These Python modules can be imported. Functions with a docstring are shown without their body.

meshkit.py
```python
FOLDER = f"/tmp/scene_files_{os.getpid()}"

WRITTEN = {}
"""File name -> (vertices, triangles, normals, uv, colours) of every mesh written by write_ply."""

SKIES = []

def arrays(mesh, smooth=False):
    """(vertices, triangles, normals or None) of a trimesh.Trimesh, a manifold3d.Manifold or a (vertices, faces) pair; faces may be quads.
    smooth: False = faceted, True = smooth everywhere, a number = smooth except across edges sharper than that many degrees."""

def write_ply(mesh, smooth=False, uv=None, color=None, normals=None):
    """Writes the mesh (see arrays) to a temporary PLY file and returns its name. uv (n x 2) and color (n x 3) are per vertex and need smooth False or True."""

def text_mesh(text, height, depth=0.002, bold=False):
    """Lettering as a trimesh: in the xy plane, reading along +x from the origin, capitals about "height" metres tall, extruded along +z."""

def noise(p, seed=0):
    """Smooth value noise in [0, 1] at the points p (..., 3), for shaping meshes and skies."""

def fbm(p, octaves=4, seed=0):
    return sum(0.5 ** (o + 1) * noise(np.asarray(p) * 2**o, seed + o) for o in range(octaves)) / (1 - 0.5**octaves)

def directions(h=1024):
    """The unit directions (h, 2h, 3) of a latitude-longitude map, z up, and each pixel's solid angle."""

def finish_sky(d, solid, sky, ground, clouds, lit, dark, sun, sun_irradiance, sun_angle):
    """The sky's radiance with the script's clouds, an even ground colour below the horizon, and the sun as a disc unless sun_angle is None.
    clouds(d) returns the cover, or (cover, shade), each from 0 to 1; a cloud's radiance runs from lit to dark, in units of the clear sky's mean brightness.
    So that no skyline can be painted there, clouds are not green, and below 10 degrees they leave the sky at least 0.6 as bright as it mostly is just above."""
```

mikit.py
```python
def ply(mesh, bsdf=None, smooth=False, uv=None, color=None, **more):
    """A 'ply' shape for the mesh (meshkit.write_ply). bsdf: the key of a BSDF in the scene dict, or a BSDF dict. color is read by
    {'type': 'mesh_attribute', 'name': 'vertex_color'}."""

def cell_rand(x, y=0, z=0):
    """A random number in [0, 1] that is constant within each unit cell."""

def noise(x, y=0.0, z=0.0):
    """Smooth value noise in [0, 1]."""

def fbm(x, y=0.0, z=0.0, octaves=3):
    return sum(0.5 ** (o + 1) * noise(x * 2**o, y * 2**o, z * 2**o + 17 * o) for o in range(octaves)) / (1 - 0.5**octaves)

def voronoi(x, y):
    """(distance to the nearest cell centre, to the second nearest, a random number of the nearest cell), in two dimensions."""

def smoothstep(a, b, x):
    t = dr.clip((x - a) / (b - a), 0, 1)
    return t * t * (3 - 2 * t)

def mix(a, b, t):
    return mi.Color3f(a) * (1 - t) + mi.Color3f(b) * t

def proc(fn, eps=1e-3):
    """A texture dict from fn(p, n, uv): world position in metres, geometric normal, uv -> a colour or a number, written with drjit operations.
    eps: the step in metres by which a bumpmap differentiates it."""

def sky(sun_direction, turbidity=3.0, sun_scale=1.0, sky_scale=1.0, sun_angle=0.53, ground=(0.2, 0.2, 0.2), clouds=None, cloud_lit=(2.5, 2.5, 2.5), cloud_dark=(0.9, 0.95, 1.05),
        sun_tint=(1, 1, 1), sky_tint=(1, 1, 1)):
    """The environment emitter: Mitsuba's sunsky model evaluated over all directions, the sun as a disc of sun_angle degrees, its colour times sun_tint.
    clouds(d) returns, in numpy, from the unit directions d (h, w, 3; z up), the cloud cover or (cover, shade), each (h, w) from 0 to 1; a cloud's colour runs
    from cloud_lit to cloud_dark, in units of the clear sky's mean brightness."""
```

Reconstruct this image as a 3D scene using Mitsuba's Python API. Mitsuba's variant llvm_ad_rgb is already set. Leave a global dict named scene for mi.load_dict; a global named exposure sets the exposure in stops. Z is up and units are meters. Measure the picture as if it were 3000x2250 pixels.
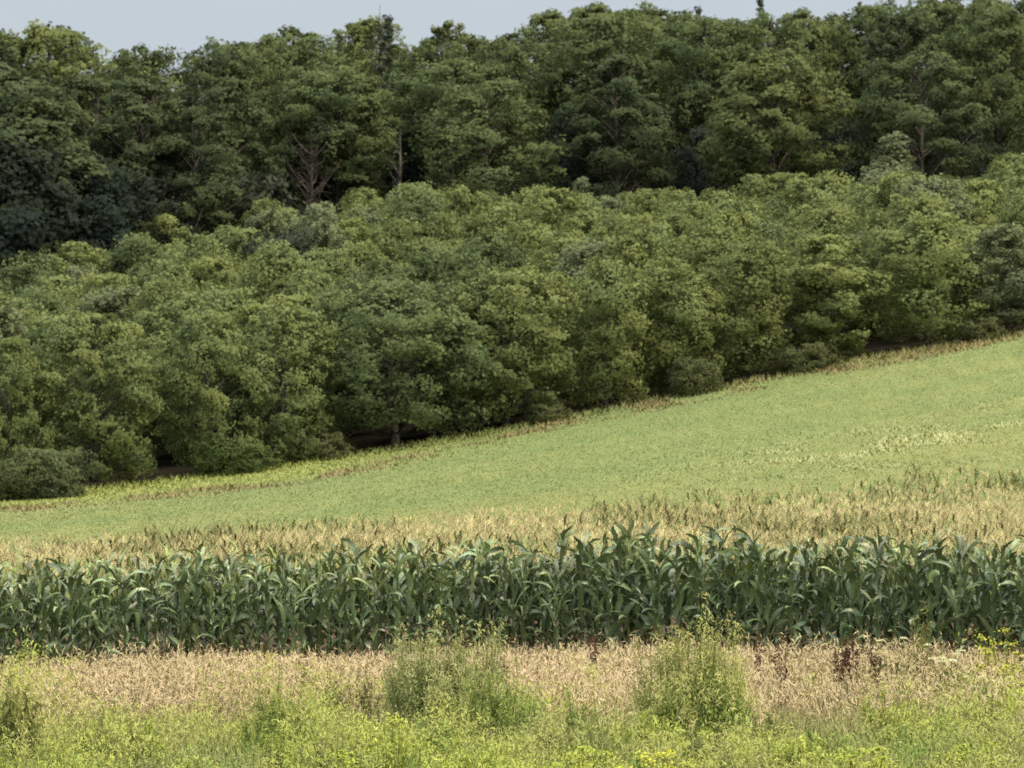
import math
import numpy as np
import trimesh
import mitsuba as mi
import drjit as dr
import mikit
import meshkit
from mikit import noise, fbm, smoothstep, mix
from scipy.interpolate import RBFInterpolator

T = mi.ScalarTransform4f
RS = np.random.default_rng(20240817)
scene, labels = {}, {}

# ------------------------------------------------------------------ camera, sky, exposure
CAM_Z = 10.0
FOV = 10.5
FPX = 512 / math.tan(math.radians(FOV / 2))
HORIZON = 282.0                                   # image row of the camera's own level
pitch = math.atan((384 - HORIZON) / FPX)
scene['camera'] = {'type': 'thinlens', 'fov': FOV, 'fov_axis': 'x', 'near_clip': 1.0, 'far_clip': 6000.0,
                   'aperture_radius': 0.010, 'focus_distance': 42.0,
                   'to_world': T().look_at(origin=[0, 0, CAM_Z], target=[0, 100 * math.cos(pitch), CAM_Z - 100 * math.sin(pitch)], up=[0, 0, 1])}
SUN = [0.62, -0.30, 0.80]


def overcast(d):
    """Even thin overcast, brighter towards the zenith (the CIE overcast sky)."""
    z = np.clip(d[..., 2], 0, 1)
    return np.ones_like(z), np.clip(1 - (0.05 + 0.95 * z), 0, 1)


scene['sky'] = mikit.sky(SUN, turbidity=3.0, sun_scale=0.24, sky_scale=1.0, sun_angle=34.0, ground=(0.12, 0.14, 0.06),
                         clouds=overcast, cloud_lit=(2.75, 2.78, 2.75), cloud_dark=(0.335, 0.405, 0.475), sun_tint=(1.0, 0.98, 0.93))
exposure = 3.45

# ------------------------------------------------------------------ materials
VC = {'type': 'mesh_attribute', 'name': 'vertex_color'}


def two(b):
    return {'type': 'twosided', 'bsdf': b}


scene['leaf_material'] = {'type': 'principledthin', 'base_color': VC, 'roughness': 0.7, 'eta': 1.3, 'diff_trans': 0.55}
scene['maize_leaf_material'] = two({'type': 'principled', 'base_color': VC, 'roughness': 0.34, 'specular': 0.75})
scene['grass_material'] = two({'type': 'principled', 'base_color': VC, 'roughness': 0.8, 'specular': 0.15})
scene['flower_material'] = two({'type': 'diffuse', 'reflectance': VC})


def bark_fn(a, b):
    def fn(p, n, uv):
        t = fbm(p.x * 7, p.y * 7, p.z * 1.6, octaves=3)
        return mix(a, b, smoothstep(0.3, 0.7, t))
    return mikit.proc(fn)


scene['bark_grey'] = {'type': 'diffuse', 'reflectance': bark_fn((0.052, 0.047, 0.039), (0.135, 0.123, 0.105))}
scene['bark_rusty'] = {'type': 'diffuse', 'reflectance': bark_fn((0.055, 0.047, 0.041), (0.11, 0.093, 0.082))}

# ------------------------------------------------------------------ terrain
def at(u, v, y):
    """The point at distance y that stands in the picture at column u, row v (used for measuring the place out)."""
    return np.array([(u - 512) / FPX * y, y, CAM_Z + (HORIZON - v) / FPX * y])


ctrl = []
for y, zs in {40: [(-1.4, -9.2), (0, -9.2), (1.4, -9.2)],
              70: [(-1.4, -8.6), (0, -8.6), (1.4, -8.6)],
              85: [(-1.3, -8.1), (0, -8.15), (1.3, -8.1)],
              103: [(-1.3, -8.0), (0, -8.0), (1.3, -7.95)],
              118: [(-1.2, -8.05), (0, -7.92), (1.2, -7.9)],
              135: [(-1.2, -8.4), (0, -8.1), (1.2, -7.95)],
              155: [(-1.2, -8.65), (0, -8.2), (1, -7.95), (1.4, -7.9)],
              190: [(-1.2, -8.65), (-1, -8.55), (-0.5, -8.05), (0, -7.3), (1, -6.2), (1.4, -5.8)],
              215: [(-1.2, -8.8), (-1, -8.7), (-0.5, -7.9), (0, -6.75), (1, -4.6), (1.4, -3.9)],
              238: [(-1.2, -8.7), (-1, -8.55), (-0.5, -7.5), (0, -6.1), (1, -2.7), (1.4, -1.8)],
              270: [(-1.2, -7.6), (-1, -7.3), (-0.5, -5.0), (0, -4.0), (1, -1.2), (1.4, -0.4)],
              300: [(-1.2, -6.2), (-1, -5.6), (-0.5, -2.0), (0, -1.9), (1, -0.2), (1.4, 0.5)],
              335: [(-1.2, -4.5), (-1, -3.8), (-0.7, -1.0), (-0.4, 1.0), (0, 0.5), (1, 0.9), (1.4, 1.4)],
              390: [(-1.2, 2.5), (-0.5, 5.5), (0, 5.5), (1, 5.8), (1.4, 6)],
              440: [(-1.2, 7.5), (-0.5, 9.5), (0, 9.5), (1, 10), (1.4, 10)],
              540: [(-1.2, 16), (0, 17), (1.4, 17)]}.items():
    for s, z in zs:
        ctrl.append((s * y * 512 / FPX, y, z + CAM_Z))
ctrl = np.array(ctrl)
_rbf = RBFInterpolator(ctrl[:, :2] / 30.0, ctrl[:, 2], kernel='thin_plate_spline', smoothing=0.002)


def ground_z(x, y):
    x, y = np.broadcast_arrays(np.asarray(x, float), np.asarray(y, float))
    q = np.stack([np.clip(x, -48, 48).ravel(), np.clip(y, 42, 535).ravel()], 1) / 30.0
    return _rbf(q).reshape(x.shape)


def wood_edge(x):
    return np.interp(x, [-40, -20, -8, 0, 10, 22.5, 45], [212, 223, 230, 235, 240, 245, 256])


def maize_far(x):
    return np.interp(x, [-40, -13, 0, 15, 40], [130, 140, 156, 169, 180])


def maize_front(x):
    return np.interp(x, [-14, -10.8, -7, 0, 6, 11, 14], [110.0, 110.8, 114.4, 116.4, 116.2, 115.0, 114.4])


def ground_fn(p, n, uv):
    x, y = p.x, p.y
    big = fbm(x * 0.12, y * 0.12, 0, octaves=3)
    small = fbm(x * 1.7, y * 1.7, 3.0, octaves=3)
    drift = fbm(x * 0.05 + 3.0, (y - 0.75 * x) * 0.16, 5.0, octaves=3)
    fine = fbm(x * 2.6, y * 0.5, 9.0, octaves=3)
    field = mix((0.144, 0.184, 0.072), (0.192, 0.205, 0.080), smoothstep(0.30, 0.70, 0.62 * drift + 0.22 * big + 0.16 * fine))
    field = field * (0.86 + 0.28 * fine)
    soil = mix((0.07, 0.05, 0.035), (0.12, 0.09, 0.06), small)
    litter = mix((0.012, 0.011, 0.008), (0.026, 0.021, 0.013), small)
    meadow = mix((0.06, 0.065, 0.025), (0.11, 0.095, 0.05), small)
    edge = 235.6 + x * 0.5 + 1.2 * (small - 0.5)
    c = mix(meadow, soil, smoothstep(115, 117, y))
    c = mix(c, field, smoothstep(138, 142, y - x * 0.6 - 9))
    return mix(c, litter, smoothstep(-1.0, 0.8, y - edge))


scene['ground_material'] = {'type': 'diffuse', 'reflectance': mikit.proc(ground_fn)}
gx = np.concatenate([[-1400, -900, -300, -120], np.linspace(-66, 66, 89), [120, 300, 900, 1400]])
gy = np.concatenate([[-900, -300, -50, 20], np.linspace(40, 540, 251), [700, 1200, 1900]])
GX, GY = np.meshgrid(gx, gy)
GZ = ground_z(GX, GY)
nx, ny = len(gx), len(gy)
idx = np.arange(nx * ny).reshape(ny, nx)
quads = np.stack([idx[:-1, :-1], idx[:-1, 1:], idx[1:, 1:], idx[1:, :-1]], -1).reshape(-1, 4)
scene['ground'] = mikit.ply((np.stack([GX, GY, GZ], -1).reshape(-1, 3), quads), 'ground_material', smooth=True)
labels['ground'] = {'kind': 'structure', 'label': 'rolling farmland ground rising from the meadow to the wooded hillside'}

# ------------------------------------------------------------------ mesh helpers
def unit(a):
    return a / np.maximum(np.linalg.norm(a, axis=-1, keepdims=True), 1e-9)


def entry(parts, bsdf):
    """One ply entry from a list of (vertices, faces, normals, colours)."""
    off, V, F, N, C = 0, [], [], [], []
    for v, f, n, c in parts:
        V.append(v); F.append(f + off); N.append(n); C.append(c)
        off += len(v)
    V, F, N, C = np.vstack(V), np.vstack(F), np.vstack(N), np.clip(np.vstack(C), 0.004, 0.9)
    return {'type': 'ply', 'filename': meshkit.write_ply((V, F), False, None, C, normals=N), 'face_normals': False, 'bsdf': {'type': 'ref', 'id': bsdf}}


def leaf_quads(P, N, size, rng, color, aspect=0.62, soft=0.65, spread=0.9, hang=0.0):
    """Diamond leaves at P whose shading normals lean to N."""
    k = len(P)
    r = unit(rng.normal(size=(k, 3)))
    g = unit(N + spread * r)
    t = rng.normal(size=(k, 3)); t[:, 2] -= hang
    t = unit(t - (t * g).sum(1, keepdims=True) * g)
    b = np.cross(g, t)
    s = (np.broadcast_to(size, (k,)) * rng.uniform(0.65, 1.35, k))[:, None]
    w = s * aspect * 0.5
    v = np.stack([P - t * s * 0.5, P + b * w + g * s * 0.06, P + t * s * 0.5, P - b * w + g * s * 0.06], 1)
    n = unit(soft * unit(N) + (1 - soft) * g)
    f = (np.arange(k) * 4)[:, None, None] + np.array([[0, 1, 2], [0, 2, 3]])[None]
    return v.reshape(-1, 3), f.reshape(-1, 3), np.repeat(n, 4, 0), np.repeat(color, 4, 0)


def blades(P, height, width, lean, rng, color, tipc=None, segs=2, nn=0.35):
    """Grass blades: tapering bent strips rooted at P."""
    k = len(P)
    a = rng.uniform(0, 2 * np.pi, k)
    side = np.stack([np.cos(a), np.sin(a), 0 * a], 1)
    b = rng.uniform(0, 2 * np.pi, k)
    ld = np.stack([np.cos(b), np.sin(b), 0 * b], 1) * (np.broadcast_to(lean, (k,)) * rng.uniform(0.2, 1.3, k) * height)[:, None]
    vs, cs = [], []
    for j in range(segs + 1):
        t = j / segs
        c = P + ld * t ** 2 + np.array([0, 0, 1.0]) * (height * (t - 0.12 * t * t))[:, None]
        w = (np.broadcast_to(width, (k,)) * (1 - t) ** 0.7 * 0.5)[:, None] if j < segs else 0.0
        col = color if tipc is None else color * (1 - t) + tipc * t
        if j < segs:
            vs += [c - side * w, c + side * w]; cs += [col, col]
        else:
            vs.append(c); cs.append(col)
    m = 2 * segs + 1
    v = np.stack(vs, 1).reshape(-1, 3)
    f = []
    for j in range(segs - 1):
        f += [[2 * j, 2 * j + 1, 2 * j + 3], [2 * j, 2 * j + 3, 2 * j + 2]]
    f.append([2 * segs - 2, 2 * segs - 1, 2 * segs])
    f = (np.arange(k) * m)[:, None, None] + np.array(f)[None]
    n = unit(np.cross(side, np.array([0, 0, 1.0])) * 0.3 + np.array([0, 0, 0.9]) + nn * rng.normal(size=(k, 3)))
    return v, f.reshape(-1, 3), np.repeat(n, m, 0), np.stack(cs, 1).reshape(-1, 3)


def tube(points, radii, sides=6):
    p = np.asarray(points, float)
    t = unit(np.gradient(p, axis=0))
    a = unit(np.cross(t, np.where(np.abs(t[:, 2:]) < 0.9, [0, 0, 1.0], [1.0, 0, 0])))
    b = np.cross(t, a)
    ang = np.arange(sides) * 2 * np.pi / sides
    ring = np.cos(ang)[None, :, None] * a[:, None] + np.sin(ang)[None, :, None] * b[:, None]
    v = p[:, None] + np.asarray(radii, float)[:, None, None] * ring
    i, j = np.meshgrid(np.arange(len(p) - 1), np.arange(sides), indexing='ij')
    q = np.stack([i * sides + j, i * sides + (j + 1) % sides, (i + 1) * sides + (j + 1) % sides, (i + 1) * sides + j], -1).reshape(-1, 4)
    f = np.vstack([q[:, [0, 1, 2]], q[:, [0, 2, 3]]])
    return v.reshape(-1, 3), f, ring.reshape(-1, 3), np.full((len(p) * sides, 3), 0.1)


def vary(base, k, rng, bright=0.18, hue=0.10):
    c = np.asarray(base, float) * np.exp(rng.normal(0, bright, (k, 1)))
    return c * np.exp(rng.normal(0, 1, (k, 1)) * np.array([[hue, 0.25 * hue, -0.6 * hue]]))


def place(key, group, pos, rot, scale):
    scene[key] = {'type': 'instance', 'group': {'type': 'ref', 'id': group},
                  'to_world': T().translate([float(c) for c in pos]).rotate([0, 0, 1], float(rot)).scale([float(s) for s in np.broadcast_to(scale, 3)])}


COUNT = {}


def key_for(name):
    n = COUNT.get(name, 0)
    COUNT[name] = n + 1
    return name if n == 0 else f'{name}_{n:03d}'


ORD = ['first', 'second', 'third', 'fourth', 'fifth', 'sixth', 'seventh', 'eighth', 'ninth', 'tenth', 'eleventh', 'twelfth', 'thirteenth', 'fourteenth', 'fifteenth', 'sixteenth',
       'seventeenth', 'eighteenth', 'nineteenth', 'twentieth', 'twenty-first', 'twenty-second', 'twenty-third', 'twenty-fourth', 'twenty-fifth', 'twenty-sixth']


# ------------------------------------------------------------------ trees
def field3(P, freq, seed):
    """Three smooth random numbers from -1 to 1 at each point."""
    return np.stack([meshkit.noise(P * freq + 31.7 * q, seed + q) * 2 - 1 for q in range(3)], 1)


def make_tree(group, seed, H, R, base, color, bsdf_bark='bark_grey', lobes=12, lobe=0.44, leaf=0.17, n=14000, flat=0.85, shape='round', trunk_r=0.12, rough=1.6, gaps=0.40, depth=0.30, hue=0.03):
    """A shapegroup of trunk (with limbs) and crown: rounded lobes of foliage along the crown's outline, broken up by noise into tufts and gaps."""
    rng = np.random.default_rng(seed)
    bend = rng.normal(0, 0.02 * H, 2)
    zs = np.linspace(-0.3, H * 0.9, 9)
    tt = np.clip(zs / H, 0, 1)
    path = np.stack([bend[0] * tt ** 1.5 + 0.04 * np.sin(tt * 7 + seed), bend[1] * tt ** 1.5, zs], 1)
    wood = [tube(path, trunk_r * (1 - 0.9 * tt) * (1 + 0.5 * np.exp(-np.maximum(zs, 0) * 2.5)), 7)]
    C, L = [], []
    for k in range(lobes):
        s = (k + rng.uniform(0.15, 0.85)) / lobes
        if shape == 'round':
            env = math.sqrt(max(0.02, 1 - (2 * s - 0.9) ** 2 / 1.25))
        elif shape == 'cone':
            env = (1 - s) ** 0.8 + 0.02
        elif shape == 'oval':
            env = math.sin(math.pi * min(1, s * 0.84 + 0.12)) ** 0.7
        else:
            env = (0.75 + 0.25 * math.sin(math.pi * min(1, s * 0.9 + 0.1))) * (1.0 if s < 0.72 else math.sqrt(max(0.04, 1 - ((s - 0.72) / 0.31) ** 2)))
        r = lobe * R * rng.uniform(0.6, 1.25) * (0.45 + 0.55 * env)
        rad = max(0.0, env * R - r * 0.85) * rng.uniform(0.7, 1.12)
        az = k * 2.39996 + rng.normal(0, 0.3)
        z = H * (base + (1 - base) * s)
        z = min(max(z, H * base + r * flat * 0.8), H - r * flat * 0.92)
        C.append([np.interp(z, zs, path[:, 0]) + rad * math.cos(az), np.interp(z, zs, path[:, 1]) + rad * math.sin(az), z]); L.append(r)
        z0 = max(z - 0.7 * rad - 0.25 * r, H * base * 0.7)
        o = np.array([np.interp(z0, zs, path[:, 0]), np.interp(z0, zs, path[:, 1]), z0])
        e = np.array(C[-1])
        wood.append(tube(np.array([o, o * 0.5 + e * 0.5 + [0, 0, 0.06 * R], e, e + (e - o) * 0.3]), np.array([0.36, 0.22, 0.12, 0.04]) * trunk_r, 5))
    top = np.array([path[-1, 0], path[-1, 1], H - lobe * R * 0.6]); C.append(top); L.append(lobe * R * (0.62 if shape != 'cone' else 0.25))
    C, L = np.array(C), np.array(L)
    tones = np.exp(rng.normal(0, 0.06, (len(C), 1)) + np.array([hue, 0.3 * hue, -hue]) * rng.normal(size=(len(C), 1)))
    w = L ** 2 / (L ** 2).sum()
    which = rng.choice(len(C), size=int(n * 2.1), p=w)
    q = unit(rng.normal(size=(len(which), 3)))
    sc = np.array([1, 1, flat])
    shell = 1.12 - rng.exponential(depth, len(which)) + 0.10 * rng.normal(size=len(which))
    P = C[which] + q * sc * (L[which] * np.clip(shell, 0.2, 1.4))[:, None]
    d1 = field3(P, rough / 2.2, seed * 7 + 1); d2 = field3(P, rough, seed * 7 + 11); d3 = field3(P, rough * 2.3, seed * 7 + 23)
    P = P + d1 * 0.42 * L[which, None] + d2 * 0.24 * L[which, None] + d3 * 0.10 * L[which, None]
    keep = meshkit.noise(P * rough * 1.15, seed * 7 + 41) + 0.35 * (meshkit.noise(P * rough * 2.6, seed * 7 + 43) - 0.5) > gaps
    inside = np.zeros(len(P), bool)
    for k in range(len(C)):
        inside |= (np.linalg.norm((P - C[k]) / sc, axis=1) < L[k] * 0.62) & (which != k)
    keep &= ~inside & (P[:, 2] > 0.02 * H) & (P[:, 2] < H * 1.03)
    idx = np.flatnonzero(keep)[:n]
    P, q, which = P[idx], q[idx], which[idx]
    cen = np.array([0.5 * bend[0], 0.5 * bend[1], H * (base + 0.45 * (1 - base))])
    N = unit(0.62 * q + 0.8 * unit(P - cen) + 0.75 * d2[idx] + 0.6 * d3[idx] + np.array([0, 0, 0.18]))
    col = np.asarray(color) * tones[which] * np.exp(0.12 * d3[idx, :1]) * np.exp(rng.normal(0, 0.10, (len(P), 1)))
    scene[group] = {'type': 'shapegroup', 'trunk': entry(wood, bsdf_bark), 'crown': entry([leaf_quads(P, N, leaf, rng, col, aspect=0.72, soft=0.82, spread=0.8)], 'leaf_material')}


# young plantation trees: variants of one kind, nominal 6.6 m
G_MID, G_OLIVE, G_DARK, G_LIGHT, G_GREY = (0.138, 0.172, 0.068), (0.146, 0.175, 0.066), (0.112, 0.145, 0.064), (0.158, 0.190, 0.070), (0.134, 0.158, 0.084)
YOUNG = []
tones = [G_MID, G_OLIVE, G_MID, G_LIGHT, G_OLIVE, G_MID, G_DARK, G_OLIVE, G_MID, G_LIGHT, G_GREY, G_OLIVE]
for i, tone in enumerate(tones):
    r = np.random.default_rng(900 + i)
    make_tree(f'young_tree_model_{i}', 100 + i, 6.6, r.uniform(1.9, 2.3), 0.05, np.array(tone) * r.uniform(0.92, 1.08), lobes=[20, 26, 30][i % 3], lobe=r.uniform(0.36, 0.46), leaf=0.15, n=15000, gaps=0.35,
              shape=['round', 'column', 'oval'][i % 3], trunk_r=0.085, rough=r.uniform(1.5, 2.1))
    YOUNG.append(f'young_tree_model_{i}')
# broad edge trees, nominal 7.6 m tall and wide
EDGE = []
for i, tone in enumerate([G_MID, G_DARK, G_MID, G_OLIVE, (0.134, 0.168, 0.062), G_MID]):
    r = np.random.default_rng(950 + i)
    make_tree(f'edge_tree_model_{i}', 140 + i, 7.6, r.uniform(3.0, 3.4), 0.10 if i in (1, 3) else 0.04, np.array(tone), lobes=60, lobe=0.27, leaf=0.16, n=27000, flat=0.8, shape=['round', 'column'][i % 2], trunk_r=0.13, rough=1.7)
    EDGE.append(f'edge_tree_model_{i}')
# mature forest trees, nominal 15 m
MATURE = []
H_MID, H_OLIVE, H_DARK, H_LIGHT = (0.092, 0.118, 0.050), (0.106, 0.130, 0.052), (0.066, 0.086, 0.042), (0.122, 0.147, 0.056)
for i, tone in enumerate([H_MID, H_OLIVE, H_DARK, H_MID, H_LIGHT, H_OLIVE, H_DARK, H_MID, H_OLIVE, (0.074, 0.096, 0.044)]):
    r = np.random.default_rng(980 + i)
    make_tree(f'forest_tree_model_{i}', 180 + i, 15.0, r.uniform(3.7, 4.8), [0.26, 0.16, 0.12, 0.30, 0.14][i % 5], np.array(tone), lobes=[52, 60, 46][i % 3], lobe=r.uniform(0.26, 0.33), leaf=0.23, n=25000,
              flat=[0.55, 0.8, 0.65][i % 3], shape=['column', 'round', 'oval'][i % 3], trunk_r=0.2, rough=r.uniform(0.9, 1.25), gaps=0.42)
    MATURE.append(f'forest_tree_model_{i}')
for i in range(2):
    make_tree(f'conifer_model_{i}', 230 + i, 15.0, 2.3, 0.12, (0.050, 0.066, 0.040), lobes=60, lobe=0.24, leaf=0.18, n=9000, flat=0.6, shape='cone', trunk_r=0.2, rough=1.4)

PX = lambda x2212: x2212 * 1024 / 2212.0          # picture columns measured on the 2212-wide view
ALLTREES = []


def plant(name, group, u, vtop, y, rot, wscale, nominal, label, cat='tree', grp=None, x=None, h=None):
    x = (u - 512) / FPX * y if x is None else x
    g = float(ground_z(x, y))
    if h is None:
        h = CAM_Z + (HORIZON - vtop) / FPX * y - g
    k = key_for(name)
    sz = h / nominal
    place(k, group, (x, y, g), rot, (sz * wscale, sz * wscale, sz))
    labels[k] = {'label': label, 'category': cat}
    if grp:
        labels[k]['group'] = grp
    ALLTREES.append((x, y))
    return k


# front row along the field edge: (x in 2212 px, top row in 2212 px, width in 2212 px, model, tone word, label)
front = [(15, 735, 200, 4, 'rounded edge tree at the far left end of the wood edge'),
         (205, 680, 320, 0, 'broad green edge tree with a pale trunk just right of the rounded dull green bush'),
         (450, 672, 270, 2, 'broad mid green edge tree with a dark hollow under its left side'),
         (610, 662, 270, 5, 'dull green edge tree left of the wide dark one'),
         (855, 602, 400, 1, 'wide dark green tree with a pale bare trunk on the field edge'),
         (1090, 585, 330, 3, 'broad olive tree with its trunk showing right of the wide dark tree')]
for i, (px, vt, w, m, lab) in enumerate(front):
    u = PX(px)
    x0 = (u - 512) / FPX * 232
    y = float(wood_edge(x0)) + 2.2
    nomR = 6.4 * (5572 / y) / (1024 / 2212.)       # nominal crown width in 2212-px
    k = plant('edge_tree', EDGE[m], u, PX(vt), y, RS.uniform(0, 360), 1.0, 7.6, lab)
    # widen to the measured width
    sc = np.array(scene[k]['to_world'].matrix)
    x, g = x0 * y / 232, float(ground_z(x0 * y / 232, y))
    h = CAM_Z + (HORIZON - PX(vt)) / FPX * y - g
    place(k, EDGE[m], (x, y, g), RS.uniform(0, 360), (w / nomR, w / nomR, h / 7.6))
front2 = [(1310, 556, 210, 1, 'narrow green edge tree right of the olive tree with the bare trunk'),
          (1455, 560, 215, 4, 'narrow edge tree with leaves down to the grass, fifth edge tree from the right'),
          (1610, 530, 240, 7, 'upright edge tree over the dark hollow at the right of the field'),
          (1800, 505, 300, 3, 'bright yellow-green bulging edge tree on the right'),
          (2010, 462, 260, 1, 'second edge tree from the right, olive and upright'),
          (2175, 490, 250, 10, 'rightmost tree of the wood edge, cut by the picture border')]
for i, (px, vt, w, m, lab) in enumerate(front2):
    u = PX(px)
    x0 = (u - 512) / FPX * 240
    y = float(wood_edge(x0)) + 1.8
    x, g = x0 * y / 240, float(ground_z(x0 * y / 240, y))
    h = CAM_Z + (HORIZON - PX(vt)) / FPX * y - g
    wm = w * (1024 / 2212.) / (5572 / y) / 4.5
    k = key_for('edge_tree')
    place(k, YOUNG[m], (x, y, g), RS.uniform(0, 360), (wm, wm, h / 6.6))
    labels[k] = {'label': lab, 'category': 'tree'}
    ALLTREES.append((x, y))

# plantation behind, tree by tree up the slope
def forest_front(x, y_only=True):
    return np.interp(x, [-40, -31, -22, -16, -11, 0, 15, 33, 45], [296, 300, 304, 318, 337, 338, 336, 336, 338])


rows = 0
y = 238.5
PLANT = []
while y < 338:
    half = y * 512 / FPX + 2.5
    step = 3.8
    for x in np.arange(-half, half, step) + (rows % 2) * step * 0.5:
        xx, yy = x + RS.normal(0, 0.55), y + RS.normal(0, 0.6)
        if yy < wood_edge(xx) + (6.4 if xx > 4 else 4.6) or yy > forest_front(xx) - 3:
            continue
        PLANT.append((xx, yy))
    rows += 1
    y += 4.3 + (y - 238) * 0.018
BAND = ['low on the plantation slope', 'halfway up the plantation slope', 'at the plantation top below the high wood']
TONE = ['mid green', 'olive', 'mid green', 'bright yellow-green', 'olive', 'mid green', 'dark green', 'olive', 'mid green', 'bright yellow-green', 'grey-green', 'olive']
for j, (xx, yy) in enumerate(PLANT):
    m = int(RS.integers(0, 12))
    band = BAND[0 if yy < 268 else 1 if yy < 300 else 2]
    plant('young_tree', YOUNG[m], None, None, yy, RS.uniform(0, 360), RS.uniform(0.92, 1.25), 6.6, f'{TONE[m]} young tree {band}', 'tree', f'{TONE[m]} trees {band}', x=xx, h=RS.uniform(4.8, 7.3) * float(np.interp(yy, [295, 330], [1.0, 0.74])))
# single ones that stand out of the plantation
make_tree('willow_model', 260, 7.0, 2.2, 0.06, (0.120, 0.144, 0.076), lobes=36, lobe=0.34, leaf=0.14, n=13000, shape='cone', trunk_r=0.09)
plant('grey_green_tree', 'willow_model', PX(1930), PX(290), 300, 20, 1.5, 7.0, 'tall grey-green pointed tree rising above the plantation on the right')
plant('grey_green_tree', 'willow_model', PX(1255), PX(385), 318, 80, 1.1, 7.0, 'small grey-green tree at the top of the plantation near the middle')
make_tree('dark_shrub_model', 261, 3.0, 1.6, 0.05, (0.05, 0.06, 0.04), lobes=9, leaf=0.14, n=6000, trunk_r=0.06)
plant('dark_bush', 'dark_shrub_model', PX(552), PX(370), 322, 0, 1.0, 3.0, 'dark rounded bush below the left high wood', 'bush')
plant('dark_bush', 'dark_shrub_model', PX(640), PX(495), 285, 50, 1.0, 3.0, 'small dark bush among the plantation crowns left of the middle', 'bush', h=6.2)

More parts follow.
